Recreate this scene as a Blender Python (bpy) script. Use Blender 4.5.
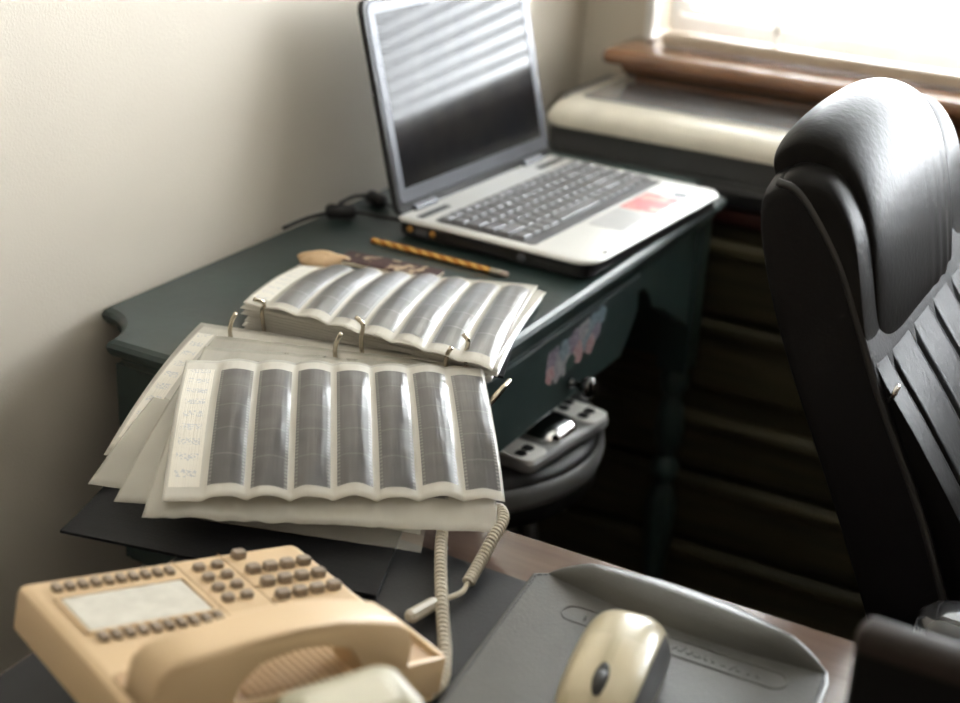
import bpy, bmesh, math, random
from mathutils import Vector, Matrix, noise
PI = math.pi
C = bpy.context.scene.collection
for o in list(bpy.data.objects): bpy.data.objects.remove(o)

# ------------------------------------------------------------ camera
F = 1461.0; CZ = 1.315
R = Matrix(((0.8725627550828122, -0.2298300987045211, 0.43105958308772396),
            (0.4861199473684779, 0.3214843587860186, -0.8126101179695038),
            (0.048183349953698135, 0.9185999851869217, 0.39224027330429356)))
cd = bpy.data.cameras.new('camera'); cam = bpy.data.objects.new('camera', cd); C.objects.link(cam)
cam.matrix_world = Matrix.Translation((0, 0, CZ)) @ R.to_4x4()
cd.sensor_width = 36; cd.sensor_fit = 'HORIZONTAL'; cd.lens = F / 960 * 36
cd.clip_start = .02
cd.dof.use_dof = True; cd.dof.focus_distance = 1.25; cd.dof.aperture_fstop = 3.8
sc = bpy.context.scene; sc.camera = cam
sc.view_settings.view_transform = 'Standard'; sc.view_settings.look = 'None'
sc.view_settings.gamma = 1; sc.view_settings.use_curve_mapping = False
sc.view_settings.exposure = 0.28

# ------------------------------------------------------------ light
w = bpy.data.worlds.new('world'); sc.world = w; w.use_nodes = True
w.node_tree.nodes['Background'].inputs[0].default_value = (.85, .92, 1, 1)
w.node_tree.nodes['Background'].inputs[1].default_value = 6.0

def area(name, loc, target, sx, sy, power, col):
    l = bpy.data.lights.new(name, 'AREA'); l.shape = 'RECTANGLE'; l.size = sx; l.size_y = sy
    l.energy = power; l.color = col
    o = bpy.data.objects.new(name, l); C.objects.link(o); o.location = loc
    o.rotation_euler = (Vector(target) - Vector(loc)).to_track_quat('-Z', 'Y').to_euler()
    return o
area('window_daylight', (.1, 2.66, 1.62), (-.05, 1.4, 1.05), 2.4, 2.0, 680, (.93, .97, 1))
area('warm_fill_light', (1.3, -.7, 2.38), (-.1, .8, .7), .9, .9, 6, (1, .86, .68))  # added warm fill behind the camera, not a known lamp

def at(px, py, z):                       # photograph pixel -> the point of height z seen there
    d = R @ Vector((px - 480, 351.5 - py, -F)); t = (z - CZ) / d.z
    return Vector((d.x * t, d.y * t, z))

# ------------------------------------------------------------ materials
def mat(name, col, rough=.5, metal=0, col2=None, nscale=20, nstretch=(1, 1, 1), bump=0, bscale=200, coat=0, trans=0,
        alpha=1, detail=4, lo=.35, hi=.65, spec=.5, sheen=0, emit=0):
    m = bpy.data.materials.new(name); m.use_nodes = True; nt = m.node_tree; N = nt.nodes; L = nt.links
    b = N['Principled BSDF']
    b.inputs['Base Color'].default_value = (*col, 1); b.inputs['Roughness'].default_value = rough
    b.inputs['Metallic'].default_value = metal; b.inputs['Coat Weight'].default_value = coat
    b.inputs['Coat Roughness'].default_value = .08; b.inputs['Transmission Weight'].default_value = trans
    b.inputs['Alpha'].default_value = alpha; b.inputs['Specular IOR Level'].default_value = spec
    tc = N.new('ShaderNodeTexCoord'); mp = N.new('ShaderNodeMapping'); mp.inputs['Scale'].default_value = nstretch
    L.new(tc.outputs['Object'], mp.inputs[0])
    n = N.new('ShaderNodeTexNoise'); n.inputs['Scale'].default_value = nscale; n.inputs['Detail'].default_value = detail
    L.new(mp.outputs[0], n.inputs[0])
    if col2 is None: col2 = tuple(c * .88 for c in col)
    r = N.new('ShaderNodeValToRGB'); r.color_ramp.elements[0].position = lo; r.color_ramp.elements[1].position = hi
    r.color_ramp.elements[0].color = (*col, 1); r.color_ramp.elements[1].color = (*col2, 1)
    L.new(n.outputs[0], r.inputs[0]); L.new(r.outputs[0], b.inputs['Base Color'])
    if bump:
        n2 = N.new('ShaderNodeTexNoise'); n2.inputs['Scale'].default_value = bscale; n2.inputs['Detail'].default_value = 3
        L.new(mp.outputs[0], n2.inputs[0])
        bp = N.new('ShaderNodeBump'); bp.inputs['Strength'].default_value = bump; bp.inputs['Distance'].default_value = .002
        L.new(n2.outputs[0], bp.inputs['Height']); L.new(bp.outputs[0], b.inputs['Normal'])
    if emit:
        b.inputs['Emission Color'].default_value = (*col, 1); b.inputs['Emission Strength'].default_value = emit
    return m

def uvmat(name, kind, clear=.22):
    """sleeve / film / label materials laid out on the UVs of their sheet"""
    m = bpy.data.materials.new(name); m.use_nodes = True; nt = m.node_tree; N = nt.nodes; L = nt.links
    b = N['Principled BSDF']; uv = N.new('ShaderNodeUVMap')
    sep = N.new('ShaderNodeSeparateXYZ'); L.new(uv.outputs[0], sep.inputs[0])
    def M(op, a, bb=None, cc=None):
        q = N.new('ShaderNodeMath'); q.operation = op
        for i, v in enumerate((a, bb, cc)):
            if v is None: continue
            if isinstance(v, (int, float)): q.inputs[i].default_value = v
            else: L.new(v, q.inputs[i])
        return q.outputs[0]
    def mix(f, c1, c2):
        q = N.new('ShaderNodeMix'); q.data_type = 'RGBA'; L.new(f, q.inputs[0])
        for i, c in ((6, c1), (7, c2)):
            if isinstance(c, tuple): q.inputs[i].default_value = (*c, 1)
            else: L.new(c, q.inputs[i])
        return q.outputs[2]
    tc = N.new('ShaderNodeTexCoord')
    nz = N.new('ShaderNodeTexNoise'); nz.inputs['Scale'].default_value = 45; nz.inputs['Detail'].default_value = 3
    L.new(tc.outputs['Object'], nz.inputs[0])
    mpp = N.new('ShaderNodeMapping'); mpp.inputs['Scale'].default_value = (3.5, .9, 1) if kind.startswith('film') else (26, 2.5, 1)
    L.new(uv.outputs[0], mpp.inputs[0])
    st_ = N.new('ShaderNodeTexNoise'); st_.inputs['Scale'].default_value = 1; st_.inputs['Detail'].default_value = 2; L.new(mpp.outputs[0], st_.inputs[0])
    bp = N.new('ShaderNodeBump'); bp.inputs['Strength'].default_value = .35; bp.inputs['Distance'].default_value = .004
    ad = N.new('ShaderNodeMath'); ad.operation = 'ADD'; ad.inputs[0].default_value = 0; kind.startswith('film') or L.new(nz.outputs[0], ad.inputs[0]); L.new(st_.outputs[0], ad.inputs[1])
    L.new(ad.outputs[0], bp.inputs['Height']); L.new(bp.outputs[0], b.inputs['Normal'])
    u, v = sep.outputs[0], sep.outputs[1]
    if kind.startswith('film'):
        edge = M('GREATER_THAN', M('ABSOLUTE', M('SUBTRACT', u, .5)), .41)
        hole = M('GREATER_THAN', M('FRACT', M('MULTIPLY', v, 42)), .5)
        frame = M('LESS_THAN', M('ABSOLUTE', M('SUBTRACT', M('FRACT', M('MULTIPLY', v, 5)), .5)), .47)
        big = N.new('ShaderNodeTexNoise'); big.inputs['Scale'].default_value = 22; L.new(tc.outputs['Object'], big.inputs[0])
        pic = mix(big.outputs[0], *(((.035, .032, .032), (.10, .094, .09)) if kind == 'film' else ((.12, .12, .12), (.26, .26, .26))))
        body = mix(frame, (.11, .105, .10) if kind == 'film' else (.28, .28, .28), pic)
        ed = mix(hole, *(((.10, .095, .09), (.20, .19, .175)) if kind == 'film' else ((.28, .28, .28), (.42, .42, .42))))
        L.new(mix(edge, body, ed), b.inputs['Base Color'])
        b.inputs['Roughness'].default_value = .30; b.inputs['Coat Weight'].default_value = .5 if kind == 'film' else 1
        b.inputs['Coat Roughness'].default_value = .14 if kind == 'film' else .2
    elif kind == 'never': pass
    elif kind == 'sleeve':
        c = mix(nz.outputs[0], *(((.88, .85, .78), (.80, .77, .69)) if clear < .3 else ((.76, .73, .65), (.64, .61, .53))))
        L.new(c, b.inputs['Base Color']); b.inputs['Roughness'].default_value = .25
        b.inputs['Coat Weight'].default_value = .8; b.inputs['Coat Roughness'].default_value = .1
        b.inputs['Subsurface Weight'].default_value = 0
        tr = N.new('ShaderNodeBsdfTranslucent'); tr.inputs[0].default_value = (.8, .76, .66, 1)
        tp = N.new('ShaderNodeBsdfTransparent')
        m1 = N.new('ShaderNodeMixShader'); m1.inputs[0].default_value = .25
        m2 = N.new('ShaderNodeMixShader'); m2.inputs[0].default_value = clear
        out = N['Material Output']
        L.new(b.outputs[0], m1.inputs[1]); L.new(tr.outputs[0], m1.inputs[2])
        L.new(m1.outputs[0], m2.inputs[1]); L.new(tp.outputs[0], m2.inputs[2]); L.new(m2.outputs[0], out.inputs[0])
    elif kind == 'label':
        wn = N.new('ShaderNodeTexNoise'); wn.inputs['Scale'].default_value = 520; wn.inputs['Detail'].default_value = 2
        L.new(tc.outputs['Object'], wn.inputs[0])
        rows = M('LESS_THAN', M('FRACT', M('MULTIPLY', v, 9)), .45)
        ink = M('MULTIPLY', M('GREATER_THAN', wn.outputs[0], .53), rows)
        ink = M('MULTIPLY', ink, M('LESS_THAN', M('ABSOLUTE', M('SUBTRACT', u, .5)), .36))
        L.new(mix(ink, (.82, .78, .69), (.60, .60, .60)), b.inputs['Base Color']); b.inputs['Roughness'].default_value = .35
        b.inputs['Coat Weight'].default_value = .4
    return m

MT = {}
MT['wall'] = mat('wall_paint', (.64, .58, .485), .7, col2=(.615, .555, .465), nscale=3, bump=.15, bscale=350)
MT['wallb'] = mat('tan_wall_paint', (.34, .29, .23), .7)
MT['ceil'] = mat('ceiling_paint', (.7, .68, .62), .8)
MT['floor'] = mat('brown_carpet', (.05, .038, .03), .95, col2=(.03, .024, .02), nscale=200, bump=.5)
MT['white'] = mat('white_gloss_paint', (.8, .8, .78), .35)
MT['sill'] = mat('varnished_wood', (.27, .13, .062), .25, col2=(.17, .075, .035), nscale=9, nstretch=(1, 9, 9), coat=.7)
MT['slat'] = mat('white_slat_plastic', (.85, .85, .84), .4)
MT['rail'] = mat('beige_rail', (.55, .46, .36), .4)
MT['green'] = mat('dark_green_paint', (.016, .031, .030), .42, col2=(.024, .043, .040), nscale=14, coat=.35, bump=.15, bscale=60)
MT['knob'] = mat('black_knob', (.006, .006, .006), .15, coat=1)
MT['black'] = mat('black_plastic', (.012, .012, .013), .35)
MT['rubber'] = mat('black_rubber', (.01, .01, .011), .5)
MT['silver'] = mat('silver_white_plastic', (.72, .72, .70), .3, metal=.15, coat=.3, col2=(.70, .70, .68))
MT['bezel'] = mat('grey_blue_bezel', (.085, .09, .105), .38, metal=.2)
MT['screen'] = mat('dark_glossy_screen', (.012, .012, .014), .09, spec=.12, col2=(.018, .017, .017))
MT['keyp'] = mat('keyboard_grey', (.085, .085, .09), .45)
MT['key'] = mat('key_grey', (.17, .17, .18), .4)
MT['keyd'] = mat('port_dark', (.02, .02, .02), .4)
MT['pink'] = mat('pink_sticker', (.58, .17, .18), .35, col2=(.66, .42, .37), nscale=60, lo=.5, hi=.62)
MT['gold'] = mat('gold_jack', (.55, .28, .07), .3, metal=.6)
MT['pencil'] = None
MT['ferrule'] = mat('ferrule_metal', (.50, .45, .38), .3, metal=.9)
MT['eraser'] = mat('pale_eraser', (.60, .48, .42), .7)
MT['chrome'] = mat('nickel_ring', (.62, .55, .44), .2, metal=1)
MT['vinyl'] = mat('black_binder_vinyl', (.005, .005, .006), .42, bump=.1, bscale=500, spec=.14)
MT['leather'] = mat('black_chair_leather', (.010, .0092, .009), .38, col2=(.014, .013, .012), bump=.14, bscale=160, spec=.05)
MT['leather_shade'] = mat('shaded_cushion_leather', (.004, .0038, .0038), .3, col2=(.005, .0045, .0045), bump=.14, bscale=160, spec=.05)  # same chair leather, with the cushion's shade put into a darker colour
MT['leather_s'] = mat('black_side_leather', (.006, .0055, .006), .42, bump=.12, bscale=320, spec=.14)
MT['piping'] = mat('piping_leather', (.02, .019, .019), .3)
MT['wood'] = mat('desk_wood_brown', (.145, .098, .076), .20, col2=(.11, .07, .054), nscale=7, nstretch=(1, 8, 8), coat=.55)
MT['wood_dk'] = mat('dark_reddish_wood', (.045, .012, .008), .35, col2=(.028, .008, .006), nscale=8, nstretch=(1, 8, 8))
MT['chest'] = mat('dark_olive_wood', (.060, .050, .025), .46, col2=(.030, .026, .014), nscale=5, nstretch=(1, 6, 14), detail=6)
MT['blot'] = mat('grey_blotter_leather', (.012, .012, .013), .42, spec=.25, bump=.1, bscale=400)
MT['pad'] = mat('grey_pad_leather', (.085, .083, .076), .36, bump=.12, bscale=420, col2=(.07, .069, .063))
MT['stitch'] = mat('pale_stitching', (.10, .11, .13), .5)
MT['beige'] = mat('beige_phone_plastic', (.59, .42, .245), .42, col2=(.57, .405, .23))
MT['beige_dk'] = mat('beige_recess_plastic', (.42, .27, .14), .5)
MT['button'] = mat('brown_grey_button', (.27, .21, .155), .4)
MT['card'] = mat('faded_index_card', (.56, .53, .45), .35, col2=(.48, .45, .38), nscale=90, coat=.3)
MT['cord'] = mat('cream_cord_plastic', (.66, .60, .49), .35)
MT['plug'] = mat('clear_plug_plastic', (.75, .68, .56), .2, trans=.4)
MT['mouse'] = mat('cream_mouse_plastic', (.50, .43, .28), .3, coat=.35)
MT['mouse2'] = mat('pale_mouse_plastic', (.57, .49, .33), .3, coat=.35)
MT['mgrey'] = mat('dark_grey_mouse_side', (.06, .06, .06), .45)
MT['frost'] = mat('frosted_cream_plastic', (.50, .46, .32), .35, trans=.25, col2=(.47, .43, .30))
MT['frost2'] = mat('pale_cream_panel', (.60, .56, .44), .35)
MT['pr_cream'] = mat('cream_printer_plastic', (.76, .71, .60), .3, coat=.4)
MT['pr_grey'] = mat('dark_grey_printer_plastic', (.085, .085, .085), .4)
MT['pr_lid'] = mat('glossy_lid_reflection_grey', (.28, .28, .29), .10, coat=1)  # grey lightened to stand for the window reflected in the lid
MT['kraft'] = mat('tan_paper', (.62, .43, .25), .8, col2=(.50, .33, .18), nscale=60, bump=.6, bscale=90)
MT['notec'] = mat('patterned_cover', (.05, .018, .015), .5, col2=(.45, .34, .22), nscale=85, lo=.57, hi=.62)
MT['stool'] = mat('black_stool_seat', (.03, .03, .032), .4, bump=.2)
MT['rim'] = mat('grey_stool_rim', (.16, .16, .16), .35)
MT['dev'] = mat('silver_device', (.42, .42, .42), .3, metal=.5)
MT['devw'] = mat('white_device_panel', (.85, .84, .80), .4)
MT['glint'] = mat('polished_metal_cap', (.85, .85, .85), .12, metal=1)
MT['armp'] = mat('armrest_black_plastic', (.03, .03, .033), .18, coat=.8)
MT['bbox'] = mat('matte_black_plastic', (.005, .005, .005), .6, spec=.12)
MT['bboxt'] = mat('brown_black_top_edge', (.022, .015, .012), .5, spec=.2)
MT['sleeve'] = uvmat('milky_plastic_sleeve', 'sleeve')
MT['sleeve_clear'] = uvmat('clear_plastic_sleeve', 'sleeve', .5)
MT['sleeve_thin'] = uvmat('thin_clear_sleeve', 'sleeve', .8)
MT['film'] = uvmat('negative_film', 'film')
MT['film_sheen'] = uvmat('window_sheen_negative_film', 'film_sheen')  # same film for the far page, window sheen put into a lighter colour
MT['label'] = uvmat('written_index_label', 'label')
MT['paperw'] = mat('cream_paper', (.66, .58, .44), .7)

def glass():
    m = bpy.data.materials.new('window_glass'); m.use_nodes = True; N = m.node_tree.nodes; L = m.node_tree.links
    N.remove(N['Principled BSDF']); t = N.new('ShaderNodeBsdfTransparent'); g = N.new('ShaderNodeBsdfGlossy')
    g.inputs['Roughness'].default_value = .02; f = N.new('ShaderNodeFresnel'); f.inputs[0].default_value = 1.45
    x = N.new('ShaderNodeMixShader'); L.new(f.outputs[0], x.inputs[0]); L.new(t.outputs[0], x.inputs[1]); L.new(g.outputs[0], x.inputs[2])
    L.new(x.outputs[0], N['Material Output'].inputs[0]); return m
MT['glass'] = glass()
def slatmat():
    m = bpy.data.materials.new('backlit_slat_plastic'); m.use_nodes = True; N = m.node_tree.nodes; L = m.node_tree.links
    b = N['Principled BSDF']; b.inputs['Base Color'].default_value = (.85, .85, .84, 1); b.inputs['Roughness'].default_value = .4
    t = N.new('ShaderNodeBsdfTranslucent'); t.inputs[0].default_value = (.9, .9, .88, 1); x = N.new('ShaderNodeMixShader'); x.inputs[0].default_value = .30
    L.new(b.outputs[0], x.inputs[1]); L.new(t.outputs[0], x.inputs[2]); L.new(x.outputs[0], N['Material Output'].inputs[0]); return m
MT['slat'] = slatmat()

def pencilmat():
    m = bpy.data.materials.new('gold_patterned_lacquer'); m.use_nodes = True; N = m.node_tree.nodes; L = m.node_tree.links
    b = N['Principled BSDF']; tc = N.new('ShaderNodeTexCoord'); wv = N.new('ShaderNodeTexWave'); wv.bands_direction = 'DIAGONAL'
    wv.inputs['Scale'].default_value = 38; wv.inputs['Distortion'].default_value = 2
    L.new(tc.outputs['Object'], wv.inputs[0]); r = N.new('ShaderNodeValToRGB')
    r.color_ramp.elements[0].color = (.42, .16, .02, 1); r.color_ramp.elements[1].color = (.80, .46, .12, 1)
    L.new(wv.outputs[0], r.inputs[0]); L.new(r.outputs[0], b.inputs['Base Color'])
    b.inputs['Roughness'].default_value = .25; b.inputs['Metallic'].default_value = .35; return m
MT['pencil'] = pencilmat()

# ------------------------------------------------------------ helpers
def obj(name, me, m=None, parent=None, smooth=False, loc=None):
    if isinstance(me, bmesh.types.BMesh):
        bm = me; bmesh.ops.recalc_face_normals(bm, faces=bm.faces)
        me = bpy.data.meshes.new(name); bm.to_mesh(me); bm.free()
    o = bpy.data.objects.new(name, me); C.objects.link(o)
    if m is not None and not me.materials:
        me.materials.append(MT[m] if isinstance(m, str) else m)
    if smooth:
        for p in me.polygons: p.use_smooth = True
    if parent: o.parent = parent
    if loc: o.location = loc
    return o
def thing(name, label, cat, loc=(0, 0, 0), rotz=0, group=None):
    o = bpy.data.objects.new(name, None); C.objects.link(o); o.location = loc; o.rotation_euler = (0, 0, rotz)
    o.empty_display_size = .05
    return tag(o, label, cat, group)
def tag(o, label, cat, group=None):
    o['label'] = label; o['category'] = cat
    if group: o['group'] = group
    return o
def struct(o): o['kind'] = 'structure'; return o

def box(bm, x0, x1, y0, y1, z0, z1, bev=0, seg=2):
    vs = [bm.verts.new(p) for p in ((x0,y0,z0),(x1,y0,z0),(x1,y1,z0),(x0,y1,z0),(x0,y0,z1),(x1,y0,z1),(x1,y1,z1),(x0,y1,z1))]
    fs = [bm.faces.new([vs[i] for i in q]) for q in ((3,2,1,0),(4,5,6,7),(0,1,5,4),(1,2,6,5),(2,3,7,6),(3,0,4,7))]
    if bev:
        es = list({e for f in fs for e in f.edges})
        bmesh.ops.bevel(bm, geom=es, offset=bev, segments=seg, affect='EDGES', profile=.5)
    return bm
def B(*a, **k): return box(bmesh.new(), *a, **k)
def rrect(x0, x1, y0, y1, r, n=6):
    """rounded rectangle; r one radius or four (x0y0, x1y0, x1y1, x0y1)"""
    if not isinstance(r, (tuple, list)): r = (r,) * 4
    pts = []
    for (cx, cy, a0, rr) in ((x0+r[0], y0+r[0], PI, r[0]), (x1-r[1], y0+r[1], 1.5*PI, r[1]), (x1-r[2], y1-r[2], 0, r[2]), (x0+r[3], y1-r[3], .5*PI, r[3])):
        for i in range(n+1):
            a = a0 + .5*PI*i/n; pts.append((cx + rr*math.cos(a), cy + rr*math.sin(a)))
    return pts
def stack(loops, bm=None, cap=True):
    """loops: list of lists of 3D points with equal counts"""
    bm = bm or bmesh.new(); rs = [[bm.verts.new(p) for p in l] for l in loops]; n = len(rs[0])
    for a, b in zip(rs, rs[1:]):
        for i in range(n): bm.faces.new((a[i], a[(i+1) % n], b[(i+1) % n], b[i]))
    if cap:
        bm.faces.new(rs[0][::-1]); bm.faces.new(rs[-1])
    return bm
def rslab(x0, x1, y0, y1, r, prof, n=6, bm=None):
    """prof: list of (inset, z)"""
    rr = r if isinstance(r, (tuple, list)) else (r,)*4
    return stack([[(x, y, z) for x, y in rrect(x0+d, x1-d, y0+d, y1-d, tuple(max(q-d, .0004) for q in rr), n)] for d, z in prof], bm)
def soft(z0, z1, e):  # edge-rounded profile
    return [(e, z0), (e*.3, z0+e*.3), (0, z0+e), (0, z1-e), (e*.3, z1-e*.3), (e, z1)]
def tube(pts, r, bm=None, n=10, cap=True):
    bm = bm or bmesh.new(); pts = [Vector(p) for p in pts]; loops = []; up = None
    for i, p in enumerate(pts):
        t = (pts[min(i+1, len(pts)-1)] - pts[max(i-1, 0)]).normalized()
        if up is None:
            up = Vector((0, 0, 1)) if abs(t.z) < .9 else Vector((1, 0, 0))
        s = t.cross(up).normalized(); up = s.cross(t).normalized()
        rr = r[i] if isinstance(r, (list, tuple)) else r
        loops.append([p + (s*math.cos(2*PI*k/n) + up*math.sin(2*PI*k/n))*rr for k in range(n)])
    return stack(loops, bm, cap)
def smoothpath(pts, n=8):
    pts = [Vector(p) for p in pts]; out = []
    P = [pts[0]*2-pts[1]] + pts + [pts[-1]*2-pts[-2]]
    for i in range(1, len(P)-2):
        for k in range(n):
            t = k/n; a, b, c, d = P[i-1], P[i], P[i+1], P[i+2]
            out.append(.5*((2*b) + (c-a)*t + (2*a-5*b+4*c-d)*t*t + (3*b-a-3*c+d)*t**3))
    out.append(pts[-1]); return out
def lathe(prof, n=24, bm=None, c=(0, 0)):
    return stack([[(c[0]+r*math.cos(2*PI*k/n), c[1]+r*math.sin(2*PI*k/n), z) for k in range(n)] for r, z in prof], bm)
def prism(poly, axis, a, b, bev=0, seg=2, bm=None):
    """poly 2D in the plane normal to axis ('x': (y,z), 'y': (x,z), 'z': (x,y))"""
    bm = bm or bmesh.new()
    f = {'x': lambda p, t: (t, p[0], p[1]), 'y': lambda p, t: (p[0], t, p[1]), 'z': lambda p, t: (p[0], p[1], t)}[axis]
    A = [bm.verts.new(f(p, a)) for p in poly]; Bv = [bm.verts.new(f(p, b)) for p in poly]; n = len(poly)
    fa = bm.faces.new(A[::-1]); fb = bm.faces.new(Bv)
    for i in range(n): bm.faces.new((A[i], A[(i+1) % n], Bv[(i+1) % n], Bv[i]))
    bmesh.ops.recalc_face_normals(bm, faces=bm.faces)
    if bev:
        bmesh.ops.bevel(bm, geom=list(set(fa.edges) | set(fb.edges)), offset=bev, segments=seg, affect='EDGES', profile=.5)
    return bm
def autosmooth(o, ang=.7):
    me = o.data
    for p in me.polygons: p.use_smooth = True
    bm = bmesh.new(); bm.from_mesh(me)
    for e in bm.edges:
        if len(e.link_faces) == 2 and e.calc_face_angle(0) > ang: e.smooth = False
    bm.to_mesh(me); bm.free(); return o
def copy_tree(o, parent=None):
    c = o.copy(); C.objects.link(c); c.parent = parent
    for ch in [q for q in bpy.data.objects if q.parent == o]: copy_tree(ch, c)
    return c

# ------------------------------------------------------------ room
WX, WY = -.985, 2.15                    # left wall and window wall
XR, YB, ZC = 2.3, -1.9, 2.45
struct(obj('floor', B(WX-.1, XR+.1, YB-.1, WY+.15, -.1, 0), 'floor'))
struct(obj('ceiling', B(WX-.1, XR+.1, YB-.1, WY+.15, ZC, ZC+.1), 'ceil'))
struct(obj('wall_left', B(WX-.1, WX, YB-.1, WY+.15, 0, ZC), 'wall'))
struct(obj('wall_right', B(XR, XR+.1, YB-.1, WY+.15, 0, ZC), 'wallb'))
struct(obj('wall_behind', B(WX, XR, YB-.1, YB, 0, ZC), 'wallb'))
OX0, OX1, OZ0, OZ1 = -.860, .70, .885, 2.05
bm = bmesh.new()
box(bm, WX, OX0, WY, WY+.15, 0, ZC); box(bm, OX1, XR, WY, WY+.15, 0, ZC)
box(bm, OX0, OX1, WY, WY+.15, 0, OZ0-.03); box(bm, OX0, OX1, WY, WY+.15, OZ1, ZC)
struct(obj('wall_window', bm, 'wall'))
win = struct(bpy.data.objects.new('window_1', None)); C.objects.link(win)
bm = bmesh.new()
box(bm, OX0-.012, OX0+.004, WY-.02, WY, OZ0-.005, OZ1+.06, .004); box(bm, OX1-.004, OX1+.055, WY-.02, WY, OZ0-.005, OZ1+.06, .004)
box(bm, OX0-.012, OX1+.055, WY-.024, WY, OZ1, OZ1+.065, .004)
obj('casing', bm, 'white', win)
bm = bmesh.new()
box(bm, OX0, OX0+.035, WY+.06, WY+.10, OZ0, OZ1); box(bm, OX1-.035, OX1, WY+.06, WY+.10, OZ0, OZ1)
box(bm, OX0+.035, OX1-.035, WY+.06, WY+.10, OZ0, OZ0+.04); box(bm, OX0+.035, OX1-.035, WY+.06, WY+.10, OZ1-.04, OZ1)
box(bm, OX0+.035, OX1-.035, WY+.06, WY+.10, 1.44, 1.475)
obj('sash', bm, 'white', win)
obj('pane', B(OX0+.03, OX1-.03, WY+.078, WY+.083, OZ0+.03, OZ1-.03), 'glass', win)
sill = obj('window_sill', B(-.895, .80, 2.025, WY+.06, .857, .880, .009, 3), 'sill', win); autosmooth(sill)
ap = obj('apron', B(-.862, .77, 2.085, WY-.001, .775, .857, .004), 'sill', win)
cove = obj('apron_moulding', prism([(2.085, .857), (2.085, .830), (2.075, .836), (2.06, .844), (2.048, .857)], 'x', -.872, .78), 'sill', win)
struct(obj('baseboard_left', B(WX, WX+.012, YB, WY, 0, .09, .003), 'white'))

# blind
bl = thing('window_blind', 'white horizontal slat blind with a beige bottom rail hanging in the bright window', 'blind', (0, WY-.005, .88))
bm = bmesh.new(); z = .035
nsl = 46
for i in range(nsl):
    zc = .045 + i*.0247; a = math.radians(24)
    dx, dz = .012*math.cos(a), .012*math.sin(a)
    p = [(OX0+.040, -dx, zc+dz), (OX1-.012, -dx, zc+dz), (OX1-.012, 0, zc+.0015), (OX0+.040, 0, zc+.0015), (OX1-.012, dx, zc-dz), (OX0+.040, dx, zc-dz)]
    lo = [bm.verts.new(q) for q in p]; hi = [bm.verts.new((q[0], q[1], q[2]+.0007)) for q in p]
    for s, rev in ((lo, True), (hi, False)):
        for f in ((0, 1, 2, 3), (3, 2, 4, 5)):
            ff = [s[k] for k in f]; bm.faces.new(ff[::-1] if rev else ff)
    ring = (0, 1, 2, 4, 5, 3)
    for k in range(6): bm.faces.new((lo[ring[k]], lo[ring[(k+1) % 6]], hi[ring[(k+1) % 6]], hi[ring[k]]))
obj('slats', bm, 'slat', bl)
br = obj('bottom_rail', B(OX0+.030, OX1+.0, -.046, -.017, .0015, .022, .005, 3), 'rail', bl); autosmooth(br)
obj('head_rail', B(OX0+.036, OX1-.008, -.02, .022, 1.175, 1.165+.045, .002), 'slat', bl)
for x in (-.66, -.05, .55):
    bm = bmesh.new(); box(bm, x-.006, x+.006, -.0155, -.0145, .02, 1.18)
    obj('ladder_tape', bm, 'slat', bl)

# ------------------------------------------------------------ green desk
GD = .76
gd = thing('writing_desk', 'dark green painted writing desk with scooped corners against the left wall', 'desk', (-.78, 1.42, 0))
def L2(x, y): return x+.78, y-1.42
def scoop(d, z, x0=-.978-.0, x1=-.595, y0=.965, y1=1.860, r=.060, n=10):
    x0 += .78; x1 += .78; y0 -= 1.42; y1 -= 1.42; pts = []; Rr = r+d; a = math.asin(min(1, d/Rr))
    for cx, cy, a0, a1 in ((x0, y0, PI/2-a, a), (x1, y0, PI-a, PI/2+a), (x1, y1, 1.5*PI-a, PI+a), (x0, y1, -a, -PI/2+a)):
        for i in range(n+1):
            t = a0+(a1-a0)*i/n; pts.append((cx+Rr*math.cos(t), cy+Rr*math.sin(t), z))
    return pts
top = obj('desk_top', stack([scoop(d, z) for d, z in ((.022, .720), (.020, .726), (.013, .731), (.010, .738), (.012, .741), (.004, .743), (.001, .748), (0, .7525), (.002, .757), (.006, .760))]), 'green', gd); autosmooth(top, .5)
bm = bmesh.new()
x0, x1 = L2(-.934, 0)[0], L2(-.630, 0)[0]
box(bm, x0, x1, -.425, -.405, .50, .720); box(bm, x0, x1, .405, .425, .50, .720); box(bm, x0, x0+.015, -.405, .405, .56, .720)
obj('case', bm, 'green', gd)
# front apron with arches either side of the deep centre
half = [(.0, .604), (.055, .604), (.085, .612), (.11, .628), (.135, .640), (.165, .640), (.18, .652), (.19, .668), (.205, .677), (.228, .677), (.245, .665), (.262, .640), (.30, .625), (.345, .60), (.395, .55)]
poly = [(-p[0]-.03, p[1]) for p in half[::-1]] + [(p[0]-.03, p[1]) for p in half] 
poly = [(max(-.405, min(.405, q[0])), q[1]) for q in poly]
poly = [(-.405, .55)] + poly[1:-1] + [(.405, .55), (.405, .720), (-.405, .720)]
obj('front_apron', prism(poly, 'x', x1-.018, x1, .002), 'green', gd)
dr = obj('drawer_front', prism([(-.20, .612), (.125, .612), (.15, .64), (.165, .66), (.165, .708), (-.24, .708), (-.24, .66), (-.225, .64)], 'x', x1, x1+.008, .003), 'green', gd)
kn = lathe([(.004, 0), (.007, .001), (.007, .003), (.0045, .006), (.0045, .012), (.008, .015), (.0125, .020), (.0135, .025), (.011, .030), (.006, .033), (.001, .034)], 20)
kn = obj('knob', kn, 'knob', dr, True); kn.rotation_euler = (0, PI/2, 0); kn.location = (x1+.008, -.026, .633)
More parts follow.
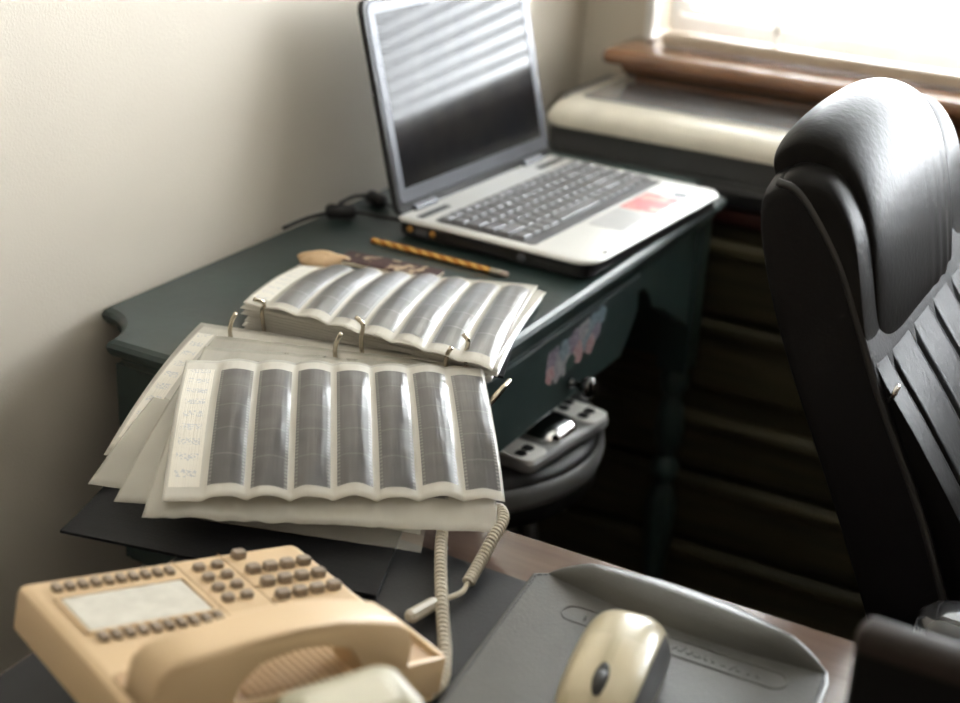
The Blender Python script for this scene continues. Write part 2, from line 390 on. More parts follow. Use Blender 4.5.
# painted flowers on the drawer
rng = random.Random(4)
fm = [mat('flower_'+n, c, .5, col2=c2, nscale=170, lo=.45, hi=.6) for n, c, c2 in (('blue', (.12, .17, .20), (.22, .28, .30)), ('pink', (.34, .17, .18), (.38, .29, .27)), ('lilac', (.15, .12, .16), (.27, .23, .27)), ('white', (.30, .29, .28), (.20, .18, .21)), ('leaf', (.03, .06, .05), (.06, .09, .08)))]
bm = bmesh.new(); k = 0
for (y, z, rx, rz, mi) in ((-.075, .664, .016, .024, 2), (-.062, .652, .015, .026, 3), (-.046, .668, .016, .022, 0), (-.040, .648, .014, .022, 3), (-.020, .675, .017, .02, 2), (-.010, .655, .016, .023, 1), (.004, .680, .017, .02, 3), (.012, .664, .015, .02, 0), (.030, .684, .017, .019, 0), (.036, .670, .014, .02, 2), (.048, .690, .013, .015, 0), (-.03, .640, .012, .014, 4), (.022, .648, .011, .016, 1), (-.082, .645, .010, .014, 1)):
    k += 1; z = .692-(.690-z)*.66; rz *= .95; rx *= 1.1; c = bm.verts.new((x1+.0088+k*.00005, y, z)); vs = []
    for i in range(20):
        a = 2*PI*i/20; q = 1+.12*math.cos(5*a+k); vs.append(bm.verts.new((x1+.0083+k*.00005, y+rx*q*math.cos(a), z+rz*q*math.sin(a)*.8)))
    for i in range(20):
        f = bm.faces.new((c, vs[i], vs[(i+1) % 20])); f.material_index = mi
dec = obj('floral_decoration', bm, None, dr)
for m_ in fm: dec.data.materials.append(m_)
dec['label'] = 'small painted bouquet of pink, lilac and blue flowers'
# turned legs
def leg_mesh():
    pr = [(.013, 0), (.018, .01), (.020, .03), (.013, .05), (.011, .07), (.017, .09), (.020, .11), (.013, .125), (.015, .16), (.020, .22), (.023, .27), (.017, .30), (.012, .31), (.020, .325), (.021, .34), (.012, .355), (.019, .375), (.022, .40), (.018, .43), (.013, .45), (.021, .465), (.021, .48), (.014, .495)]
    bm = lathe(pr, 20); box(bm, -.022, .022, -.022, .022, .495, .719, .002); return bm
lm = None
for x, y in ((-.911, 1.02), (-.647, 1.02), (-.911, 1.815), (-.647, 1.815)):
    lx, ly = L2(x, y)
    if lm is None:
        o = obj('leg', leg_mesh(), 'green', gd); autosmooth(o); lm = o.data
    else: o = obj('leg', lm, None, gd)
    o.location = (lx, ly, 0)

# ------------------------------------------------------------ stool under the desk, with a small device on it
st = thing('round_stool', 'round black stool with a grey rim tucked under the green desk', 'stool', (-.782, 1.395, 0))
obj('seat', lathe([(.10, .528), (.175, .528), (.184, .532), (.188, .540), (.184, .549), (.170, .555), (.08, .558), (.001, .559)], 48), 'stool', st, True)
obj('rim', lathe([(.186, .512), (.192, .514), (.194, .524), (.194, .534), (.191, .542), (.1895, .542), (.1895, .512)], 48), 'rim', st, True)
obj('seat_base', lathe([(.12, .49), (.188, .492), (.188, .527), (.01, .527)], 48), 'black', st, True)
for k in range(4):
    a = PI/4+k*PI/2
    o = obj('leg', tube([(.10*math.cos(a), .10*math.sin(a), .495), (.17*math.cos(a), .17*math.sin(a), .0)], .012), 'black', st, True)
DV = dv = thing('silver_gadget', 'small silver electronic device with white ends and a bright centre on the stool', 'device', (-.640, 1.392, .5605), math.radians(-97))
obj('body', rslab(-.088, .088, -.030, .030, .012, soft(0, .016, .004)), 'dev', dv)
for s in (-1, 1):
    p = obj('end_panel', rslab(s*.066-.021, s*.066+.021, -.028, .028, .009, [(0, .016), (0, .0185), (.001, .0192)]), 'devw', dv)
    for (ax, ay) in ((-.010, -.014), (.008, -.010), (-.006, .012), (.010, .013)):
        obj('button', rslab(s*.066+ax-.006, s*.066+ax+.006, ay-.005, ay+.005, .003, [(0, .0192), (.0006, .0212)]), 'black', p)
obj('dome_cap', stack([[(x, y, z) for x, y in rrect(-.036+d, .036-d, -.026+d*.7, .026-d*.7, .02*max(.2, 1-d*30), 6)] for d, z in ((0, .016), (.002, .022), (.006, .028), (.012, .031), (.02, .0325))]), 'glint', dv, True)

# ------------------------------------------------------------ drawer chest and printer
ch = thing('drawer_chest', 'dark olive brown chest of drawers below the window, mostly in shadow', 'chest of drawers', (-.45, 2.0, 0))
cx0, cx1 = -.46, .62
obj('carcass', B(cx0, cx1, -.09, .145, .02, .69), 'chest', ch)
obj('chest_top', B(cx0-.01, cx1+.01, -.112, .148, .69, .714, .006, 3), 'wood_dk', ch)
for i, (z0, z1) in enumerate(((.555, .665), (.435, .545), (.305, .395), (.185, .295), (.04, .175))):
    bm = B(cx0+.012, cx1-.012, -.112, -.0905, z0, z1, .008, 3)
    for xx in (0,): box(bm, cx0+.012, cx1-.012, -.122, -.110, z1-.020, z1-.002, .004, 2)
    d = obj('drawer', bm, 'chest', ch); autosmooth(d)

DV.scale = (.98, 1.25, .9); DV.location.y = 1.378
pr = thing('flatbed_printer', 'grey and cream flatbed printer standing under the window sill behind the laptop', 'printer', (-.68, 2.0, .715))
px0, px1, py0, py1 = -.240, .235, -.115, .133
obj('body', rslab(px0+.006, px1-.006, py0+.006, py1, .018, [(.006, 0), (0, .004), (0, .034), (.003, .036), (.003, .038), (0, .040), (0, .072), (.004, .074)]), 'pr_grey', pr)
lo = []
for d, dyf, z in ((.002, 0, .074), (0, 0, .077), (0, .001, .084), (.002, .004, .092), (.007, .012, .100), (.014, .024, .105), (.022, .045, .107)):
    lo.append([(x, y, z) for x, y in rrect(px0+d, px1-d, py0+dyf, py1-.002-d*.3, (.03, .03, .015, .015), 8)])
o = obj('lid', stack(lo), 'pr_cream', pr); autosmooth(o)
obj('glass_panel', rslab(px0+.035, px1-.035, py0+.062, py1-.010, .010, [(0, .1065), (0, .1095), (.002, .1105)]), 'pr_lid', pr)
obj('rear_feed', rslab(px0-.006, px0+.034, py0+.075, py1-.004, .008, soft(.074, .104, .004)), 'pr_grey', pr)
obj('output_tray', rslab(-.15, .15, py0-.004, py0+.01, .003, [(0, .006), (0, .026), (.002, .028)]), 'black', pr)

# ------------------------------------------------------------ executive chair
CY = 1.275
chr_ = thing('office_chair', 'black leather executive chair with a padded headrest, turned to the right', 'chair', (0, CY, 0))
def puff(profile, y0, y1, ends, name, m, n=26, power=4, minsc=.75, root=2, fy=None, sub=1, anchor=None):
    cxx = sum(p[0] for p in profile)/len(profile); czz = sum(p[1] for p in profile)/len(profile)
    if anchor: cxx, czz = anchor
    loops = []
    for i in range(n+1):
        t = -1+2*i/n; t = math.sin(t*PI/2)
        s = minsc+(1-minsc)*max(0, (1-abs(t)**power))**(1/root)
        y = (y0+y1)/2+(y1-y0)/2*t
        loop = []
        for (x, z) in profile:
            X, Z = cxx+(x-cxx)*s, czz+(z-czz)*s
            if fy: X, Z = fy(X, Z, t)
            loop.append((X, y, Z))
        loops.append(loop)
    o = obj(name, stack(loops), m, chr_, True)
    if sub:
        md = o.modifiers.new('s', 'SUBSURF'); md.levels = sub; md.render_levels = sub
    return o
def dens(pts, k=4): return [tuple(v)[:2] for v in smoothpath([(p[0], p[1], 0) for p in pts + [pts[0]]], k)[:-1]]
rear = [(-.325, 1.000), (-.337, .985), (-.328, .938), (-.305, .874), (-.275, .809), (-.232, .719), (-.196, .638), (-.15, .54)]
front = [(-.09, .56), (-.132, .674), (-.168, .757), (-.213, .843), (-.238, .898), (-.262, .950), (-.290, .988), (-.310, 1.002)]
def crown(X, Z, t):
    if Z > .90: Z += .010*(Z-.90)/.1*(1-abs(t)**3)
    return X, Z
puff(dens(rear+front, 3), 1.088-CY, 1.462-CY, 0, 'backrest_shell', 'leather_s', minsc=.94, power=7, fy=crown)
# front cushion with vertical channels
cprof = [(-.308, 1.000), (-.262, .930), (-.238, .880), (-.213, .828), (-.168, .742), (-.128, .655), (-.09, .565), (-.045, .56), (-.078, .64), (-.122, .725), (-.178, .805), (-.226, .868), (-.252, .925), (-.268, .965), (-.285, .992)]
cd2 = dens(cprof, 5)
def chan(X, Z, t):
    dd = abs((t*2.5+.5) % 1-.5)/2.5*.18; q = 1-math.exp(-(dd/.0035)**2)
    fr = min(1, max(0, (X - (-.32+(.99-Z)*.50) )/.035))
    X -= (1-q)*.006*fr*(1 if abs(t) < .82 else 0)
    return X, Z
puff(cd2, 1.096-CY, 1.455-CY, 0, 'backrest_cushion', 'leather_shade', n=120, minsc=.88, power=7, root=2, fy=chan, sub=0)
# headrest pillow
hp = [(-.338, 1.000), (-.342, 1.018), (-.325, 1.036), (-.300, 1.041), (-.275, 1.032), (-.253, 1.002), (-.238, .960), (-.226, .905), (-.214, .868), (-.196, .850), (-.190, .862), (-.196, .84), (-.235, .852), (-.262, .90), (-.285, .95), (-.310, .985)]
hp = [(-.338, 1.000), (-.342, 1.018), (-.325, 1.036), (-.302, 1.039), (-.278, 1.028), (-.256, .998), (-.241, .956), (-.230, .905), (-.225, .868), (-.232, .852), (-.245, .860), (-.268, .90), (-.288, .95), (-.310, .985)]
def wr(X, Z, t):
    X += .0018*math.sin(t*26+Z*18)*max(0, t)*max(0, min(1, (X+.28)*12)); 
    return X, Z-.006+.012*(1-t*t)
puff(dens(hp, 5), 1.122-CY, 1.385-CY, 0, 'headrest', 'leather', n=60, minsc=.86, power=5, root=2, fy=wr, sub=1, anchor=(-.29, .97))
wing = [(-.324, .985), (-.321, 1.004), (-.302, 1.010), (-.278, 1.003), (-.256, .972), (-.243, .928), (-.231, .880), (-.212, .838), (-.186, .785), (-.20, .785), (-.235, .84), (-.26, .90), (-.285, .95)]
puff(dens(wing, 3), 1.089-CY, 1.150-CY, 0, 'side_bolster', 'leather', n=16, minsc=.86, power=2.2)
puff(dens(wing, 3), 1.400-CY, 1.461-CY, 0, 'side_bolster', 'leather', n=16, minsc=.86, power=2.2)
for yy, nm in ((1.091, 'seam_piping'), (1.459, 'seam_piping')):
    s = 1 if yy > CY else -1
    pts = [(-.322, yy-CY, .998), (-.300, yy-CY-s*0, .990), (-.266, yy-CY, .945), (-.241, yy-CY, .893), (-.216, yy-CY, .838), (-.171, yy-CY, .752), (-.135, yy-CY, .669), (-.096, yy-CY, .570)]
    obj(nm, tube(smoothpath(pts, 6), .0035), 'piping', chr_, True)
z = obj('zip_pull', tube([(-.207, 1.082-CY, .842), (-.203, 1.080-CY, .850), (-.201, 1.080-CY, .858)], .0022), 'glint', chr_, True)
# seat, arms, base
sp = [(-.13, .44), (-.14, .50), (-.11, .54), (.0, .545), (.25, .55), (.36, .54), (.40, .50), (.37, .45), (.2, .43)]
puff(dens(sp, 3), 1.095-CY, 1.455-CY, 0, 'seat', 'leather', minsc=.85, power=6)
for s in (-1, 1):
    y = s*.235
    a = obj('armrest', rslab(-.150, .20, y-.030, y+.030, .028, [(.012, .662), (.003, .667), (0, .677), (.002, .690), (.010, .698), (.02, .700)], 8), 'armp', chr_, True)
    autosmooth(a)
    obj('arm_bracket', tube(smoothpath([(-.03, y, .668), (-.03, y, .56), (0, y-s*.01, .50), (.05, y-s*.10, .435)], 6), .014), 'black', chr_, True)
obj('gas_column', lathe([(.03, .12), (.03, .28), (.02, .285), (.02, .43)], 20, c=(.10, 0)), 'black', chr_, True)
for k in range(5):
    a = k*2*PI/5+.3
    sp_ = obj('base_spoke', tube([(.10, 0, .13), (.10+.28*math.cos(a), .28*math.sin(a), .085)], [.024, .014]), 'black', chr_, True)
    o = obj('caster', lathe([(.001, -.022), (.022, -.022), (.026, -.016), (.026, .016), (.022, .022), (.001, .022)], 20), 'rubber', sp_, True)
    o.rotation_euler = (PI/2, 0, a); o.location = (.10+.28*math.cos(a), .28*math.sin(a), .027)
    obj('caster_stem', tube([(.10+.28*math.cos(a), .28*math.sin(a), .04), (.10+.28*math.cos(a), .28*math.sin(a), .085)], .008), 'black', sp_, True)

# ------------------------------------------------------------ near desk
ND = .715
nd = thing('computer_desk', 'brown wooden desk in the foreground with a squared far edge', 'desk', (-.1, .3, 0))
o = obj('desk_top', B(-.557, .75, -.60, .634, ND-.030, ND, .003, 2), 'wood', nd)
obj('side_panel', B(-.54, -.515, -.56, .60, 0, ND-.030), 'wood_dk', nd)
obj('side_panel', B(.71, .735, -.56, .60, 0, ND-.030), 'wood_dk', nd)
obj('modesty_panel', B(-.515, .71, .56, .578, .25, ND-.030), 'wood_dk', nd)
bt = tag(obj('desk_blotter', rslab(-.652, -.235, .30, .868, .006, [(0, ND), (0, ND+.0022), (.001, ND+.003)]), 'blot'), 'dark grey leather desk blotter on the brown desk under the mouse pad', 'desk blotter')
BL = ND+.0032

# mouse pad
mp = thing('mouse_pad', 'grey stitched leather mouse pad with a curved padded wrist rest', 'mouse pad', (-.285, .79, BL))
def outl(d=0):
    pts = [(-.408, .876), (-.388, .700), (-.372, .640), (-.175, .640), (-.163, .655), (-.161, .70), (-.168, .82), (-.172, .862)]
    arc = [(-.176, .874), (-.190, .886), (-.219, .900), (-.270, .914), (-.317, .916), (-.362, .905), (-.388, .890)]
    pts = pts+arc
    c = Vector((-.285, .78)); out = []
    for x, y in pts:
        v = Vector((x, y))-c; v = v*(1-d/v.length); out.append((v.x-(-.285)+c.x, v.y+c.y-.79))
    return out
o = obj('pad', stack([[(x, y, z) for x, y in outl(d)] for d, z in ((.001, 0), (0, .001), (0, .003), (.002, .004))]), 'pad', mp)
bm = bmesh.new(); NU, NV = 40, 12
arc = smoothpath([(-.398, .882, 0), (-.380, .893, 0), (-.355, .904, 0), (-.317, .912, 0), (-.270, .910, 0), (-.219, .896, 0), (-.190, .883, 0), (-.176, .872, 0)], 6)
g = []
for i in range(NU+1):
    t = i/NU; a = arc[round(t*(len(arc)-1))]; s = Vector((-.398+t*.222, .880-.010*t-.012*math.sin(PI*t), 0)); row = []
    for j in range(NV+1):
        q = j/NV; p = s.lerp(a, q); row.append(bm.verts.new((p.x+.285, p.y-.79, .0035+.019*math.sin(PI*min(1, max(0, q))**.8)**.6*min(1, math.sin(PI*t)*1.7)**.8)))
    g.append(row)
for i in range(NU):
    for j in range(NV): bm.faces.new((g[i][j], g[i+1][j], g[i+1][j+1], g[i][j+1]))
o = obj('wrist_rest', bm, 'pad', mp, True)
# stitching
bm = bmesh.new(); ol = outl(.0045); ol = [Vector((x, y, .0043)) for x, y in ol]; ol.append(ol[0])
for a, b in zip(ol, ol[1:]):
    L_ = (b-a).length; n_ = max(1, int(L_/.0045))
    for k in range(n_):
        tube([a.lerp(b, (k+.15)/n_), a.lerp(b, (k+.75)/n_)], .0005, bm, 4)
obj('stitching', bm, 'stitch', mp)
# embossed slot outline with illegible raised strokes
def slot(cx, cy, L_, W_, ang, r, bm, z):
    pts = [Vector((x, y, 0)) for x, y in rrect(-L_/2, L_/2, -W_/2, W_/2, W_/2*.98, 6)]; pts.append(pts[0]); m_ = Matrix.Rotation(ang, 3, 'Z')
    tube([m_@p+Vector((cx, cy, z)) for p in pts], r, bm, 5)
bm = bmesh.new(); slot(.004, .052, .170, .020, .01, .0006, bm, .0042)
for k in range(22):
    x = -.062+k*.0062; a = rng.uniform(-1, 1)*.003
    tube([(x, .047+rng.uniform(0, .003), .0042), (x+a, .052+rng.uniform(0, .005), .0042), (x+.002+a, .049, .0042)], .0005, bm, 4)
obj('embossed_mark', bm, 'pad', mp)

# mouse
PADT = BL+.0042
ms = thing('computer_mouse', 'cream coloured computer mouse with dark grey side on the grey mouse pad', 'mouse', (-.297, .775, PADT), math.radians(9))
def mouse_loops(sx=1, sh=1, z0=0):
    loops = []
    for i in range(19):
        t = -1+2*i/18; y = .057*math.sin(t*PI/2); 
        wd = .031*(1-abs(t)**3.2*.96)**.5*(1+.06*t)*sx
        h = (.036*math.cos((t-.18)*1.12)**.8)*(1-abs(t)**6*.75)*sh
        loop = []
        for k in range(17):
            a = PI*k/16; loop.append((wd*math.copysign(abs(math.cos(a))**.7, math.cos(a)), y, z0+h*math.sin(a)**.75))
        loops.append(loop)
    return loops
def open_loops(loops, bm):
    rs = [[bm.verts.new(p) for p in l] for l in loops]
    for a, b in zip(rs, rs[1:]):
        for i in range(len(a)-1): bm.faces.new((a[i], a[i+1], b[i+1], b[i]))
        bm.faces.new((a[-1], a[0], b[0], b[-1]))
    bm.faces.new(rs[0][::-1]); bm.faces.new(rs[-1]); return bm
obj('shell', open_loops(mouse_loops(), bmesh.new()), 'mouse', ms, True)
# top button panel, a little proud of the shell
def surf(x, y, lift=.0006):
    t = max(-1, min(1, 2/PI*math.asin(max(-1, min(1, y/.057))))); wd = .031*(1-abs(t)**3.2*.96)**.5*(1+.06*t)
    h = (.036*math.cos((t-.18)*1.12)**.8)*(1-abs(t)**6*.75)
    c = min(.999, abs(x)/wd); a = math.acos(c**(1/.7)); return Vector((x, y, h*math.sin(a)**.75+lift))
for s in (-1, 1):
    bm = bmesh.new(); g = []
    for i in range(13):
        y = -.053+.060*i/12; row = []
        for j in range(7):
            xm = .021 if i > 1 else .017
            x = s*(.0035+(xm-.0035)*j/6); row.append(bm.verts.new(surf(x, y, .0010)))
        g.append(row)
    for i in range(12):
        for j in range(6): bm.faces.new((g[i][j], g[i+1][j], g[i+1][j+1], g[i][j+1]))
    obj('button', bm, 'mouse2', ms, True)
wh = obj('scroll_wheel', lathe([(.004, -.0032), (.009, -.003), (.0095, 0), (.009, .003), (.004, .0032)], 24), 'mgrey', ms, True)
wh.rotation_euler = (0, PI/2, 0); p = surf(0, -.036); wh.location = (0, -.036, p.z-.004)
wr_ = obj('wheel_well', lathe([(.0065, 0), (.0065, .0012), (.002, .0014)], 20), 'black', ms, True); wr_.scale = (.75, 2.0, 1); p = surf(0, -.036, .0004); wr_.location = p; wr_.rotation_euler = (.42, 0, 0)
bm = bmesh.new(); g = []
for i in range(15):
    y = -.047+.085*i/14; t = 2/PI*math.asin(y/.057); wd = .031*(1-abs(t)**3.2*.96)**.5*(1+.06*t); row = []
    h = (.036*math.cos((t-.18)*1.12)**.8)*(1-abs(t)**6*.75)
    for j in range(7):
        a = math.radians(4+38*j/6); row.append(bm.verts.new((wd*math.cos(a)**.7+.0009, y, h*math.sin(a)**.75+.0003)))
    g.append(row)
for i in range(14):
    for j in range(6): bm.faces.new((g[i][j], g[i+1][j], g[i+1][j+1], g[i][j+1]))
obj('side_grip', bm, 'mgrey', ms, True)

# ------------------------------------------------------------ telephone
pang = math.atan2(.927, .375)
ph = thing('desk_telephone', 'beige push-button office telephone with handset on its cradle, beside the negatives', 'telephone', (-.633, .571, BL), pang)
# local: x along the display->keypad length, y = -(towards the handset side)
Lp, Wp = .2155, .183
zt0, zt1 = CZ-.52-BL, CZ-.56-BL           # top heights at the two ends
sl = math.atan2(zt1-zt0, Lp)
tilt = Matrix.Translation((0, 0, zt0)) @ Matrix.Rotation(-sl, 4, 'Y')
def PT(bm): bmesh.ops.transform(bm, matrix=tilt, verts=bm.verts); return bm
# body slab (tilted) with recessed cradle: built of the key half and the lower handset half
bm = rslab(0, .2150, -Wp, 0, .008, [(.004, -.034), (0, -.030), (0, -.006), (.0015, -.0025), (.005, -.0006), (.008, 0)], 5)
# sink handset bay
ob = obj('housing', PT(bm), 'beige', ph); autosmooth(ob, .6)
cut = B(-.02, .155, -.50, 0, 0, .1); cut.free()
bmS = B(.03, .10, -.15, -.03, .0, .036); obj('stand', bmS, 'beige', ph)
def on(name, bm, m, par=ph, sm=False): return obj(name, PT(bm), m, par, sm)
on('handset_bay', rslab(.006, .2095, -.180, -.124, .006, [(0, -.001), (0, .0006), (.0005, .0008)]), 'beige_dk')
on('index_card', rslab(.017, .103, -.075, -.032, .002, [(0, 0), (0, .0012), (.0006, .0016)]), 'card')
fr = bmesh.new()
for a in ((.014, .106, -.0315, -.0295), (.014, .106, -.078, -.0760), (.0135, .0155, -.078, -.0295), (.1045, .1065, -.078, -.0295)):
    box(fr, a[0], a[1], a[2], a[3], 0, .0018)
on('card_frame', fr, 'beige')
bmesh_btn = PT(rslab(-.0028, .0028, -.0045, .0045, .002, [(0, -.001), (0, .0022), (.0008, .0030)], 3))
def btn(l, m_, me=[None], rot=0, kind='key'):
    pass
def mk(prof_w, prof_h, hh, name):
    bm = rslab(-prof_w, prof_w, -prof_h, prof_h, min(prof_w, prof_h)*.6, [(0, -.0005), (0, hh*.7), (.0008, hh)], 3)
    bmesh.ops.transform(bm, matrix=Matrix.Rotation(-sl, 4, 'Y'), verts=bm.verts)
    me = bpy.data.meshes.new(name); bm.to_mesh(me); bm.free(); me.materials.append(MT['button']); return me
m_line, m_key, m_fn = mk(.0029, .0046, .0035, 'line'), mk(.0052, .0042, .0052, 'key'), mk(.0042, .0036, .0042, 'fn')
def put(name, me, l, m_): o = obj(name, me, None, ph); o.location = tilt @ Vector((l, -m_, .0)); return o
for i in range(10): put('line_button', m_line, .021+i*.0090, .0175); put('line_button', m_line, .021+i*.0090, .0845)
for j in range(4):
    for i in range(2): put('function_button', m_fn, .1235+i*.0145-j*.001, .020+j*.0150)
for j in range(3):
    for i in range(4): put('number_key', m_key, .1585+i*.0140, .034+j*.0195)
put('number_key', m_key, .160, .0115)
g = bmesh.new(); box(g, .1105, .1112, -.118, -.003, 0, .0004); on('panel_groove', g, 'beige_dk')
g = bmesh.new(); box(g, .1475, .1482, -.100, -.003, 0, .0004); on('panel_groove', g, 'beige_dk')
# speaker grille ridges
g = bmesh.new()
for i in range(16):
    x = .070+i*.0056; box(g, x, x+.0028, -.178, -.130, .0005, .0028, .0006, 1)
on('speaker_grille', g, 'beige')
g = bmesh.new(); box(g, .002, .2145, -.1850, -.1800, -.024, .003, .0020, 2); box(g, .2095, .2150, -.183, -.125, -.02, .004, .002, 2)
o = on('cradle_lip', g, 'beige'); autosmooth(o)
# handset
hs = thing('telephone_handset', 'beige telephone handset lying across the front of the telephone', 'handset', (-.633, .571, BL), pang)
tp_ = [(-.001, .032), (.006, .040), (.03, .0440), (.06, .0475), (.09, .0490), (.12, .0475), (.145, .044), (.165, .039), (.176, .032), (.180, .022)]
bt_ = [(.180, .003), (.145, .003), (.141, .015), (.130, .0275), (.110, .0325), (.088, .0335), (.066, .0295), (.054, .018), (.050, .003), (.003, .003), (-.003, .010)]
bm = bmesh.new(); poly = tp_+bt_
loops = []
for (yy, sc_) in ((-.1560, .90), (-.1570, .955), (-.159, .985), (-.162, 1), (-.182, 1), (-.185, .985), (-.187, .955), (-.188, .90)):
    loop = []
    for (x, z) in poly:
        # shrink towards a mid-line of the handset
        mid = .012 if (x < .052 or x > .144) else (.016+.024*math.sin(PI*(x-.052)/.092)**.5)
        zz = mid+(z-mid)*sc_
        loop.append((.09+(x-.09)*(1-(1-sc_)*.12), yy, zz))
    loops.append(loop)
bm = stack([[(p[0], p[1], p[2]) for p in l] for l in loops])
PT(bm); hb = obj('handle', bm, 'beige', hs); autosmooth(hb, .9)
on('earpiece', lathe([(.0145, .0015), (.0155, .003), (.0145, .010), (.013, .011)], 24, c=(.024, -.1715)), 'beige', hs)
on('mouthpiece', lathe([(.0145, .0015), (.0155, .003), (.0145, .010), (.013, .011)], 24, c=(.160, -.1715)), 'beige', hs)

# coiled cord
def W3(px, py, z): return at(px, py, z)
cord = thing('coiled_cord', 'cream coiled telephone cord looping out from under the negatives beside the blotter', 'cord', (-.45, .8, BL))
def helix(path, rr, rw, pitch, nn=9):
    path = smoothpath(path, 10); L_ = [0]
    for a, b in zip(path, path[1:]): L_.append(L_[-1]+(b-a).length)
    tot = L_[-1]; turns = tot/pitch; out = []; up = Vector((0, 0, 1)); i = 0
    N_ = int(turns*nn)
    for k in range(N_+1):
        s = tot*k/N_
        while i < len(L_)-2 and L_[i+1] < s: i += 1
        f = (s-L_[i])/max(1e-9, L_[i+1]-L_[i]); p = path[i].lerp(path[i+1], f); t = (path[i+1]-path[i]).normalized()
        sd = t.cross(up).normalized(); u2 = sd.cross(t); a = 2*PI*k/nn
        out.append(p+(sd*math.cos(a)+u2*math.sin(a))*rr)
    return tube(out, rw, n=5)
off = -Vector((-.45, .8, BL))
def O_(*ps): return [p+off for p in ps]
c1 = O_(W3(468, 583, .726), W3(480, 562, .730), W3(492, 540, .737), W3(503, 520, .742), W3(499, 509, .742), W3(487, 512, .736), W3(470, 522, .728))
obj('coil', helix(c1, .0040, .0013, .0037), 'cord', cord, True)
c2 = O_(W3(444, 520, .727), W3(441, 545, .727), W3(441, 580, .727), W3(443, 620, .7255), W3(445, 655, .7245), W3(441, 682, .7245), W3(425, 696, .7245), W3(404, 704, .7245))
obj('coil', helix(c2, .0038, .0015, .0054), 'cord', cord, True)
obj('cord_straight', tube(smoothpath(O_(W3(468, 583, .726), W3(462, 592, .724), W3(448, 598, .7235), W3(436, 602, .7245)), 6), .0021), 'cord', cord, True)
pa, pb = W3(436, 602, .7245)+off, W3(408, 618, .729)+off
obj('plug', tube([pa, pa.lerp(pb, .08), pa.lerp(pb, .92), pb], [.003, .0052, .0052, .003], n=8), 'plug', cord)

# ------------------------------------------------------------ binder and negative sleeves
bd = thing('ring_binder', 'black ring binder lying open under the pile of negative sleeves', 'binder', (-.69, 1.035, GD))
off2 = -Vector((-.69, 1.035, GD))
def sheetmesh(tl, tr, bl_, br_, lift=0, th=.0025, nv=24, nu=2):
    bm = bmesh.new(); A = []
    for j in range(nv+1):
        v = j/nv; row = []
        for i in range(nu+1):
            u = i/nu; p = tl.lerp(tr, u).lerp(bl_.lerp(br_, u), v); p = p+Vector((0, 0, lift*4*v*(1-v))); row.append(p)
        A.append(row)
    lo = [[bm.verts.new(p) for p in r] for r in A]; hi = [[bm.verts.new(p+Vector((0, 0, th))) for p in r] for r in A]
    for j in range(nv):
        for i in range(nu):
            bm.faces.new((lo[j][i], lo[j+1][i], lo[j+1][i+1], lo[j][i+1])); bm.faces.new((hi[j][i], hi[j][i+1], hi[j+1][i+1], hi[j+1][i]))
    for i in range(nu):
        bm.faces.new((lo[0][i], lo[0][i+1], hi[0][i+1], hi[0][i])); bm.faces.new((lo[-1][i+1], lo[-1][i], hi[-1][i], hi[-1][i+1]))
    for j in range(nv):
        bm.faces.new((lo[j+1][0], lo[j][0], hi[j][0], hi[j+1][0])); bm.faces.new((lo[j][-1], lo[j+1][-1], hi[j+1][-1], hi[j][-1]))
    return bm
V = Vector
obj('rear_cover', sheetmesh(V((-.815, 1.075, .7603))+off2, V((-.560, 1.105, .7603))+off2, V((-.878, 1.22, .7603))+off2, V((-.640, 1.31, .7603))+off2), 'vinyl', bd)
obj('spine', sheetmesh(V((-.820, .972, .7605))+off2, V((-.560, .985, .7605))+off2, V((-.815, 1.072, .7605))+off2, V((-.572, 1.085, .7605))+off2), 'vinyl', bd)
c_tl, c_tr, c_bl, c_br = V((-.810, .968, .7595)), V((-.560, .981, .7595)), at(60, 533, .7195), at(376, 598, .7195)
obj('front_cover', sheetmesh(c_tl+off2, c_tr+off2, c_bl+off2, c_br+off2, lift=-.0105), 'vinyl', bd)
rings_b = [((262, 313), (254, 299)), ((361, 340), (356, 317)), ((466, 355), (463, 334))]
rings_f = [((230, 332), (236, 313)), ((335, 353), (341, 333)), ((446, 364), (451, 348))]
for (b, t) in rings_b:
    base = at(*b, .790); tip = at(t[0], t[1], .812); mid = at(b[0]+2, (b[1]*.45+t[1]*.55)-2, .806)
    obj('ring', tube(smoothpath([V((base.x+.002, base.y+.001, .768))+off2, base+off2, mid+off2, tip+off2], 6), .0022), 'chrome', bd, True)
for (b, t) in rings_f:
    base = at(*b, .784); tip = at(t[0], t[1], .806)
    obj('ring', tube(smoothpath([V((base.x, base.y+.004, .768))+off2, base+off2, base.lerp(tip, .5)+V((-.001, -.001, .001))+off2, tip+off2], 6), .0022), 'chrome', bd, True)
a, b = at(486, 407, .770)+off2, at(510, 380, .786)+off2
obj('ring_lever', tube([a, a.lerp(b, .5), b], [.0032, .0032, .0026], n=8), 'chrome', bd, True)
obj('ring_mechanism', sheetmesh(V((-.805, 1.030, .7632))+off2, V((-.560, 1.052, .7632))+off2, V((-.805, 1.050, .7632))+off2, V((-.563, 1.068, .7632))+off2, th=.004), 'chrome', bd)

